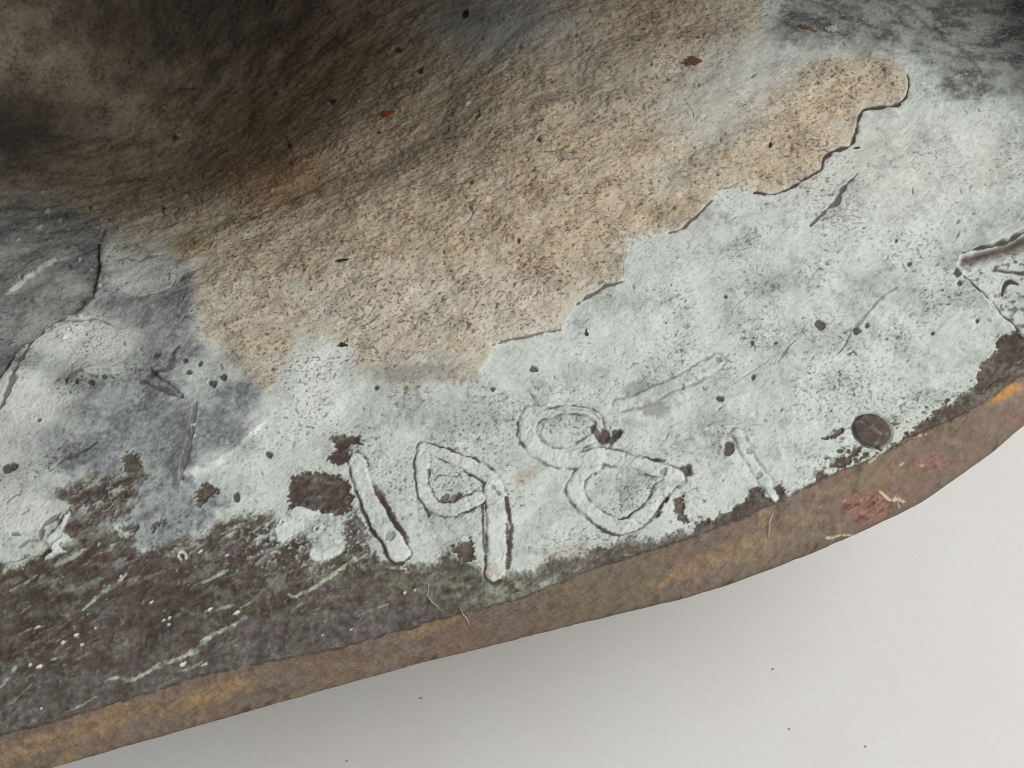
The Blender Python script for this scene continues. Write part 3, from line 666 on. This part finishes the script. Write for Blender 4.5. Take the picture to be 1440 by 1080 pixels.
# ------------------------------------------------------------------ materials (procedural)
class NT:
    def __init__(s, name):
        s.m = bpy.data.materials.new(name); s.m.use_nodes = True
        s.t = s.m.node_tree; s.n = s.t.nodes; s.b = s.n['Principled BSDF']
    def new(s, t, **kw):
        n = s.n.new(t)
        for k, v in kw.items():
            setattr(n, k, v)
        return n
    def link(s, a, b):
        s.t.links.new(a, b)
    def val(s, sock, v):
        if hasattr(v, 'is_linked') or hasattr(v, 'links'):
            s.link(v, sock)
        else:
            sock.default_value = v
    def mix(s, f, a, b, blend='MIX'):
        n = s.new('ShaderNodeMix', data_type='RGBA', blend_type=blend)
        s.val(n.inputs[0], f); s.val(n.inputs[6], a); s.val(n.inputs[7], b)
        return n.outputs[2]
    def math(s, op, a, b=0.0, clamp=False):
        n = s.new('ShaderNodeMath', operation=op, use_clamp=clamp)
        s.val(n.inputs[0], a); s.val(n.inputs[1], b)
        return n.outputs[0]
    def noise(s, scale, detail=3.0, rough=0.6, vec=None):
        n = s.new('ShaderNodeTexNoise')
        n.inputs['Scale'].default_value = scale; n.inputs['Detail'].default_value = detail; n.inputs['Roughness'].default_value = rough
        if vec is not None:
            s.link(vec, n.inputs['Vector'])
        return n.outputs['Fac']
    def ramp(s, f, a, b, lo=0.0, hi=1.0):
        n = s.new('ShaderNodeMapRange', clamp=True)
        s.val(n.inputs[0], f)
        n.inputs[1].default_value = a; n.inputs[2].default_value = b; n.inputs[3].default_value = lo; n.inputs[4].default_value = hi
        return n.outputs[0]
    def attr(s, name):
        n = s.new('ShaderNodeAttribute'); n.attribute_name = name
        return n.outputs['Fac']
    def bump(s, h, strength, dist):
        n = s.new('ShaderNodeBump')
        n.inputs['Strength'].default_value = strength; n.inputs['Distance'].default_value = dist
        s.link(h, n.inputs['Height']); s.link(n.outputs['Normal'], s.b.inputs['Normal'])

def wall_material():
    k = NT('patinated_casting_wall')
    co = k.new('ShaderNodeTexCoord').outputs['Object']
    nf = k.noise(3200, 3, 0.65, co); nm = k.noise(900, 4, 0.6, co); nl = k.noise(120, 4, 0.6, co); ng = k.noise(7000, 2, 0.6, co)
    lime = k.mix(k.ramp(nm, 0.25, 0.78), srgb(191, 198, 190), srgb(215, 220, 213))
    lime = k.mix(k.ramp(nl, 0.4, 0.7, 0, 0.55), lime, srgb(196, 200, 196))
    blue = k.mix(k.ramp(nm, 0.35, 0.65), srgb(112, 114, 118), srgb(152, 157, 158))
    grey = k.mix(k.ramp(nf, 0.35, 0.65), srgb(76, 77, 76), srgb(124, 126, 122))
    clay = k.mix(k.ramp(nm, 0.22, 0.80), srgb(184, 165, 138), srgb(212, 194, 166))
    clay = k.mix(k.ramp(nl, 0.42, 0.68, 0, 0.6), clay, srgb(196, 173, 144))
    ochre = k.mix(nm, srgb(150, 108, 62), srgb(184, 140, 86))
    bare = k.mix(k.ramp(nm, 0.35, 0.65), srgb(62, 51, 44), srgb(86, 76, 66))
    bare = k.mix(k.ramp(nl, 0.45, 0.65, 0, 0.7), bare, srgb(80, 75, 60))
    green = k.mix(k.ramp(nm, 0.35, 0.65), srgb(158, 170, 146), srgb(196, 204, 176))
    c = lime
    c = k.mix(k.attr('clay'), c, clay)
    c = k.mix(k.attr('grey'), c, grey)
    c = k.mix(k.math('MULTIPLY', k.attr('ochre'), 0.9), c, ochre)
    c = k.mix(k.attr('bare'), c, bare)
    c = k.mix(k.math('MULTIPLY', k.attr('red'), 0.75), c, k.mix(k.ramp(nm, 0.35, 0.65), srgb(74, 58, 53), srgb(98, 80, 73)))
    c = k.mix(k.attr('blue'), c, blue)
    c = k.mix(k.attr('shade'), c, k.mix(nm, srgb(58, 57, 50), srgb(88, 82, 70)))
    c = k.mix(k.attr('green'), c, green)
    c = k.mix(k.attr('white'), c, k.mix(nf, srgb(214, 218, 214), srgb(238, 240, 238)))
    c = k.mix(k.attr('dirt'), c, k.mix(nf, srgb(52, 43, 38), srgb(88, 76, 69)))
    c = k.mix(0.38, c, k.mix(k.ramp(ng, 0.3, 0.7), (0.70, 0.69, 0.68, 1), (1.20, 1.20, 1.20, 1)), 'MULTIPLY')
    k.link(c, k.b.inputs['Base Color'])
    ro = k.ramp(k.attr('bare'), 0, 1, 0.9, 0.55)
    k.link(ro, k.b.inputs['Roughness'])
    k.b.inputs['Specular IOR Level'].default_value = 0.28
    k.bump(k.math('ADD', nf, k.math('MULTIPLY', ng, 0.5)), 0.20, 0.00014)
    return k.m

def rim_material():
    k = NT('filed_bronze_rim')
    co = k.new('ShaderNodeTexCoord').outputs['Object']
    nf = k.noise(3500, 3, 0.65, co); nm = k.noise(700, 5, 0.65, co); nl = k.noise(110, 4, 0.6, co); ng = k.noise(8000, 2, 0.6, co)
    brown = k.mix(k.ramp(nm, 0.32, 0.68), srgb(94, 82, 72), srgb(136, 119, 104))
    brown = k.mix(k.ramp(nl, 0.4, 0.65, 0, 0.6), brown, srgb(122, 102, 84))
    gold = k.mix(k.ramp(nm, 0.35, 0.65), srgb(144, 117, 82), srgb(180, 151, 110))
    c = k.mix(k.attr('gold'), brown, gold)
    c = k.mix(k.ramp(k.attr('gold'), 0.6, 1.0, 0.0, 0.9), c, k.mix(nm, srgb(156, 106, 50), srgb(204, 150, 84)))
    c = k.mix(k.attr('green'), c, srgb(116, 116, 92))
    c = k.mix(k.attr('blue'), c, srgb(124, 110, 108))
    c = k.mix(k.attr('red'), c, k.mix(k.ramp(nf, 0.4, 0.6), srgb(128, 82, 72), srgb(172, 128, 114)))
    c = k.mix(k.attr('white'), c, srgb(216, 208, 178))
    c = k.mix(k.attr('dirt'), c, srgb(74, 56, 46))
    c = k.mix(0.6, c, k.mix(k.ramp(ng, 0.3, 0.7), (0.7, 0.7, 0.7, 1), (1.25, 1.25, 1.25, 1)), 'MULTIPLY')
    k.link(c, k.b.inputs['Base Color'])
    k.link(k.ramp(nf, 0.3, 0.7, 0.5, 0.75), k.b.inputs['Roughness'])
    k.link(k.ramp(k.attr('gold'), 0, 1, 0.0, 0.15), k.b.inputs['Metallic'])
    k.b.inputs['Specular IOR Level'].default_value = 0.3
    k.bump(k.math('ADD', nf, k.math('MULTIPLY', ng, 0.5)), 0.3, 0.00012)
    return k.m

def shell_material():
    k = NT('dark_cast_bronze')
    co = k.new('ShaderNodeTexCoord').outputs['Object']
    nm = k.noise(500, 5, 0.65, co); nl = k.noise(60, 4, 0.6, co)
    c = k.mix(k.ramp(nl, 0.4, 0.65), srgb(84, 68, 54), srgb(132, 114, 88))
    c = k.mix(k.ramp(nm, 0.45, 0.7), c, srgb(64, 54, 46))
    k.link(c, k.b.inputs['Base Color']); k.b.inputs['Roughness'].default_value = 0.7
    k.bump(nm, 0.6, 0.0006)
    return k.m

def table_material():
    k = NT('white_paper')
    co = k.new('ShaderNodeTexCoord').outputs['Object']
    n1 = k.noise(900, 4, 0.6, co); n2 = k.noise(25, 3, 0.5, co); n3 = k.noise(2600, 2, 0.5, co)
    c = k.mix(k.ramp(n1, 0.35, 0.65), srgb(213, 211, 207), srgb(218, 216, 212))
    c = k.mix(k.ramp(n2, 0.4, 0.65, 0, 0.5), c, srgb(213, 207, 202))
    k.link(c, k.b.inputs['Base Color']); k.b.inputs['Roughness'].default_value = 0.75
    k.b.inputs['Specular IOR Level'].default_value = 0.25
    k.bump(k.math('ADD', n3, n1), 0.12, 0.0001)
    return k.m

def plain(name, ca, cb, rough=0.7, scale=3000):
    k = NT(name)
    co = k.new('ShaderNodeTexCoord').outputs['Object']
    n = k.noise(scale, 3, 0.6, co)
    k.link(k.mix(k.ramp(n, 0.35, 0.65), srgb(*ca), srgb(*cb)), k.b.inputs['Base Color'])
    k.b.inputs['Roughness'].default_value = rough
    k.bump(n, 0.4, 0.0001)
    return k.m

M_WALL, M_RIM, M_SHELL, M_TABLE = wall_material(), rim_material(), shell_material(), table_material()

# ------------------------------------------------------------------ objects
def link(name, me, mat, parent=None, label=None):
    o = bpy.data.objects.new(name, me)
    COL.objects.link(o)
    me.materials.append(mat)
    if parent is not None:
        o.parent = parent
    if label:
        o['label'] = label
    return o

def quad_mesh(name, co, quads, nrm=None, attrs=None):
    me = bpy.data.meshes.new(name)
    nq = len(quads)
    me.vertices.add(len(co)); me.vertices.foreach_set('co', np.ascontiguousarray(co, f32).ravel())
    me.loops.add(nq * 4); me.loops.foreach_set('vertex_index', np.ascontiguousarray(quads, np.int32).ravel())
    me.polygons.add(nq); me.polygons.foreach_set('loop_start', np.arange(nq, dtype=np.int32) * 4)
    me.polygons.foreach_set('use_smooth', np.ones(nq, bool))
    me.update(calc_edges=True)
    if attrs:
        for k, v in attrs.items():
            a = me.attributes.new(k, 'FLOAT', 'POINT')
            a.data.foreach_set('value', np.ascontiguousarray(v, f32))
    if nrm is not None:
        me.normals_split_custom_set_from_vertices(nrm.tolist())
    return me

idx = np.arange(RT * NC).reshape(RT, NC)
Q = np.stack([idx[:-1, :-1], idx[:-1, 1:], idx[1:, 1:], idx[1:, :-1]], -1).reshape(-1, 4)
rimq = np.repeat((np.arange(RT - 1) < NRIM)[:, None], NC - 1, 1).ravel()
pf = part.ravel()
qpart = np.max(pf[Q[:, :1]], 1)
flatP, flatN = PD.reshape(-1, 3), ND.reshape(-1, 3)
flatA = {k: v.ravel() for k, v in A.items()}

BASE = np.array([0.0, 0.03, 0.0])
casting = bpy.data.objects.new('bronze_casting', None)
COL.objects.link(casting)
casting['label'] = 'hollow bronze casting seen from inside, chalky white and tan residue, raised date 1981'
casting['category'] = 'bronze casting'

def sub_mesh(name, sel):
    q = Q[sel]
    u, inv = np.unique(q, return_inverse=True)
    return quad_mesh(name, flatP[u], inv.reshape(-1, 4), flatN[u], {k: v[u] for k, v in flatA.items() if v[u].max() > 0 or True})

wq = ~rimq
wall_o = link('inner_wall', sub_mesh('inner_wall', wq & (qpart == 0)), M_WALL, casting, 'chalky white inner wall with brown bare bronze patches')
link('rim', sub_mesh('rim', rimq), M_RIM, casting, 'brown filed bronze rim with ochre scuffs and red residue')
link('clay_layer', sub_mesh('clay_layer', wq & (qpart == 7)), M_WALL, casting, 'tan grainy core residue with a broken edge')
for k, lab in ((1, 'raised numeral 1 beside the brown blotch'), (2, 'raised numeral 9'), (3, 'raised numeral 8'), (4, 'faint raised numeral 1 touching the rim')):
    link('numeral', sub_mesh('numeral', wq & (qpart == k)), M_WALL, casting, lab)
link('ridge', sub_mesh('ridge', wq & (qpart == 5)), M_WALL, casting, 'slanting raised ridge above the numeral 8')
link('nodule', sub_mesh('nodule', wq & (qpart == 6)), M_WALL, casting, 'round dark brown nodule near the rim')

# underside of the shell, hanging from the outer lip of the rim
cs = np.unique(np.concatenate([np.arange(0, NC, 14), [NC - 1]]))
rs_ = np.unique(np.concatenate([np.arange(NRIM, RT, 22), [RT - 1]]))
low = P[np.ix_(rs_, cs)] - 0.0075 * NB[np.ix_(rs_, cs)]
lipP = PD[0][cs]
mid1 = lipP * 0.75 + low[0] * 0.25 + np.array([0, 0.0008, -0.0012])
mid2 = lipP * 0.35 + low[0] * 0.65 + np.array([0, 0.0, -0.0014])
und = np.concatenate([lipP[None], mid1[None], mid2[None], low], 0)
ui = np.arange(und.shape[0] * und.shape[1]).reshape(und.shape[:2])
uq = np.stack([ui[:-1, :-1], ui[1:, :-1], ui[1:, 1:], ui[:-1, 1:]], -1).reshape(-1, 4)
link('outer_wall', quad_mesh('outer_wall', und.reshape(-1, 3), uq), M_SHELL, casting)
ZMIN = und[..., 2].min()

# unseen cavity walls, invented in height and lean to shade the hollow: back, left and low right side
left = PD[NRIM::20, 0]; top = PD[-1, ::20]; right = PD[NRIM::20, -1][::-1]
ring = np.concatenate([left, top[1:], right[1:]], 0)
nl_, nt_, nr_ = len(left), len(top) - 1, len(right) - 1
hh = np.concatenate([0.116 * ss(0.2, 0.7, np.linspace(0, 1, nl_)) + 0.004, 0.120 - 0.080 * ss(0.35, 0.95, np.linspace(0, 1, nt_)), 0.040 - 0.036 * ss(0, 0.5, np.linspace(0, 1, nr_))])
hh = smooth(hh, 10)
lean = np.concatenate([np.full(nl_, 0.38), np.linspace(0.6, 0.95, nt_ // 2), np.full(nt_ - nt_ // 2, 0.8), np.full(nr_, 0.0)])
lean = smooth(lean, 10)
cen = np.array([0.0, 0.03])
outw = ring[:, :2] - cen; outw[:, 1] *= 1.2
outw /= np.linalg.norm(outw, axis=1, keepdims=True)
outw = np.stack([smooth(outw[:, 0], 12), smooth(outw[:, 1], 12)], 1)
ph = np.linspace(0, 1, 22)
sh = []
for p in ph:
    off = 0.010 * np.sin(np.pi * min(1, p * 1.1)) * np.minimum(1, hh / 0.05) - lean * hh * p ** 1.6
    row = ring.copy()
    row[:, :2] += outw * off[:, None]
    row[:, 2] += hh * p
    sh.append(row)
sh = np.array(sh)
si = np.arange(sh.shape[0] * sh.shape[1]).reshape(sh.shape[:2])
sq_ = np.stack([si[:-1, :-1], si[:-1, 1:], si[1:, 1:], si[1:, :-1]], -1).reshape(-1, 4)
side = link('shading_side_wall', quad_mesh('shading_side_wall', sh.reshape(-1, 3), sq_), M_SHELL, casting)
md = side.modifiers.new('thickness', 'SOLIDIFY'); md.thickness = 0.006; md.offset = 1.0

# ------------------------------------------------------------------ table
me = bpy.data.meshes.new('tabletop')
me.from_pydata([(-1.2, -1.0, ZMIN), (1.2, -1.0, ZMIN), (1.2, 1.0, ZMIN), (-1.2, 1.0, ZMIN)], [], [(0, 1, 2, 3)])
tb = link('tabletop', me, M_TABLE)
tb['kind'] = 'structure'
casting.location = (0, 0, ZMIN)
for ch in casting.children:
    ch.location = (0, 0, -ZMIN)

# ------------------------------------------------------------------ small loose things
def wall_point(x, y):
    c = int(round((x - X0) / STEP)); r = int(np.argmin(np.abs(py[:, c] - y)))
    return PD[r, c], ND[r, c]

def flake(name, x, y, outline, thick, mat, label, cat, lift=0.0, curl=0.0):
    """a small chip: outline in pixels around (x, y), a few tenths of a millimetre thick, lying on the wall"""
    p, n = wall_point(x, y)
    e1 = np.cross(n, [0, -1, 0]); e1 = RIGHT - n * np.dot(RIGHT, n); e1 /= np.linalg.norm(e1)
    e2 = np.cross(n, e1)
    o = np.asarray(outline, float)
    rf = np.random.RandomState(int(x))
    o = np.concatenate([o + (np.roll(o, -1, 0) - o) * f for f in (0, 1 / 3, 2 / 3)], 1).reshape(-1, 2)
    o *= 1 + 0.16 * rf.normal(size=(len(o), 1))
    m = len(o)
    verts = []
    for kz, sc in ((0, 1.0), (0.7, 1.0), (1.0, 0.72)):
        for a, b in o:
            zz = kz * thick * rf.uniform(0.6, 1.1) + lift + curl * (a * a) * 0.01
            verts.append(tuple((e1 * a * sc + e2 * (-b) * -1 * sc * 1.1 + n * zz) * PX))
    verts.append(tuple(n * (thick * 1.05 + lift) * PX)); verts.append(tuple(n * lift * PX))
    faces = []
    for k in range(2):
        for i in range(m):
            j = (i + 1) % m
            faces.append((k * m + i, k * m + j, (k + 1) * m + j, (k + 1) * m + i))
    for i in range(m):
        j = (i + 1) % m
        faces.append((2 * m + i, 2 * m + j, 3 * m)); faces.append((j, i, 3 * m + 1))
    me = bpy.data.meshes.new(name); me.from_pydata(verts, [], faces); me.update()
    ob = link(name, me, mat)
    ob.location = p - n * 0.4 * PX
    ob['label'] = label; ob['category'] = cat
    return ob

M_DARK = plain('dark_chip', (30, 22, 18), (62, 46, 38), 0.5)
M_RUST = plain('rust_chip', (110, 52, 22), (170, 92, 44), 0.55)
M_BROWN = plain('brown_chip', (92, 62, 46), (128, 96, 76), 0.7)
M_PALE = plain('pale_chip', (176, 170, 150), (206, 200, 180), 0.8)
M_SPECK = plain('grey_speck', (146, 142, 136), (172, 168, 162), 0.8)
M_FIBRE = plain('fibre', (176, 166, 142), (200, 190, 166), 0.8)

flake('chip', 657, 22, [(-5, -10), (0, -11), (5, -7), (6, 4), (4, 11), (-4, 10), (-6, 0)], 3, M_DARK, 'upright dark brown chip on the shaded grey bay of the residue', 'chip')
flake('chip', 546, 158, [(-15, 1), (-8, -4), (2, -6), (12, -4), (16, 0), (8, 2), (-2, 3), (-10, 6)], 3, M_RUST, 'curved rust orange chip lying on the tan residue', 'chip', 1.0)
flake('chip', 482, 487, [(-7, -1), (-3, -3), (5, -2), (7, 0), (2, 3), (-2, 4)], 3, M_DARK, 'black chip at the tip of the white scale under the tan residue', 'chip')
flake('chip', 974, 84, [(-16, 4), (-14, -8), (-6, -14), (6, -12), (14, -10), (16, 0), (10, 6), (2, 12), (-8, 14)], 2, M_BROWN, 'broad reddish brown crumb on pale residue', 'crumb')
flake('chip', 1083, 207, [(-3, -6), (0, -7), (3, 0), (4, 6), (1, 6), (-2, 0)], 2.4, M_DARK, 'thin black sliver on the tan residue tongue', 'chip')
flake('chip', 825, 468, [(-3, -3), (2, -4), (3, -1), (0, 1), (0, 5), (-3, 3)], 2.4, M_DARK, 'small black speck on clean white scale below the residue edge', 'speck')
flake('chip', 1205, 209, [(-5, -1), (-1, -2), (5, 0), (3, 2), (-2, 2)], 2.0, M_DARK, 'tiny dark sliver just outside the cracked residue edge', 'chip')
flake('chip', 1168, 41, [(-10, 2), (-4, -5), (2, -7), (8, -7), (10, 0), (7, 8), (0, 6), (-6, 5)], 4, M_PALE, 'pale rounded crumb on the mottled grey sheet', 'crumb')
flake('chip', 1136, 40, [(-16, 7), (-8, 2), (2, -3), (14, -9), (16, -6), (6, 1), (-4, 6), (-12, 9)], 2, M_BROWN, 'brown curl beside the pale crumb', 'chip')
flake('chip', 484, 368, [(-10, 0), (-4, -3), (2, -2), (9, -3), (8, 1), (0, 2), (-6, 3)], 2.0, M_DARK, 'flat black flake in the middle of the tan residue', 'chip')

def fibre(pts, rad, label, lift=4.0):
    c = curve(pts, 6)
    cuv = bpy.data.curves.new('fibre', 'CURVE'); cuv.dimensions = '3D'
    cuv.bevel_depth = 0.7 * rad * PX; cuv.bevel_resolution = 2
    sp = cuv.splines.new('POLY'); sp.points.add(len(c) - 1)
    base = None
    for i, (x, y) in enumerate(c):
        p, n = wall_point(x, y)
        t = i / (len(c) - 1)
        q = p + n * PX * (rad * 0.6 + lift * math.sin(math.pi * t) ** 2)
        if base is None:
            base = q
        d = q - base
        sp.points[i].co = (d[0], d[1], d[2], 1)
        sp.points[i].radius = 0.4 + 0.6 * math.sin(math.pi * min(max(t, 0.05), 0.95))
    cuv.materials.append(M_FIBRE)
    dg = bpy.data.objects.new('fibre_curve', cuv); COL.objects.link(dg)
    bpy.context.view_layer.update()
    me = bpy.data.meshes.new_from_object(dg.evaluated_get(bpy.context.evaluated_depsgraph_get()))
    bpy.data.objects.remove(dg, do_unlink=True)
    o = bpy.data.objects.new('fibre', me); COL.objects.link(o)
    o.location = base
    o['label'] = label; o['category'] = 'fibre'
fibre([(1088, 722), (1082, 730), (1080, 742), (1081, 754)], 1.1, 'short pale fibre stuck upright on the brown rim')
fibre([(602, 818), (602, 832), (604, 842), (612, 850), (623, 860)], 0.9, 'pale hair bent on the brown metal below the numeral 9')
fibre([(646, 852), (650, 862), (656, 870), (660, 878)], 0.9, 'short pale hair lying across the rim edge')
fibre([(455, 768), (455, 778), (456, 792)], 0.7, 'fine pale hair over the white crumbs')

# specks on the paper
def table_point(x, y):
    d = ray(np.array([x], float), np.array([y], float))
    t = (ZMIN - CAM[2]) / d[2]
    return np.array([CAM[0] + d[0] * t, CAM[1] + d[1] * t, 0 * t + ZMIN])[..., 0]
rg = np.random.RandomState(3)
for x, y, r, lab in ((1087, 941, 2.6, 'tiny round grey dust speck on the white paper'), (1110, 1025, 2.4, 'tiny round grey dust speck on the white paper'), (1217, 1050, 2.4, 'tiny round grey dust speck on the white paper'), (592, 982, 2.2, 'elongated grey dust speck on the white paper near the rim'),
                (488, 1070, 2.0, 'tiny round grey dust speck on the white paper')):
    a = np.linspace(0, 2 * math.pi, 8, endpoint=False)
    k = PX * 0.95
    vs = []
    for zz, sc in ((0, 1.0), (0.8, 0.85), (1.3, 0.4)):
        for t in a:
            q = r * sc * (0.8 + 0.4 * rg.rand())
            vs.append((q * math.cos(t) * k * (1.5 if 'elong' in lab else 1.0), q * math.sin(t) * k, zz * k))
    fs = [tuple(range(16, 24)), tuple(range(7, -1, -1))]
    for kk in range(2):
        for i in range(8):
            j = (i + 1) % 8
            fs.append((kk * 8 + i, kk * 8 + j, kk * 8 + 8 + j, kk * 8 + 8 + i))
    me = bpy.data.meshes.new('dust_speck'); me.from_pydata(vs, [], fs); me.update()
    o = link('dust_speck', me, M_SPECK)
    o.location = table_point(x, y)
    o['label'] = lab; o['category'] = 'speck'; o['group'] = 'dust specks on the paper'
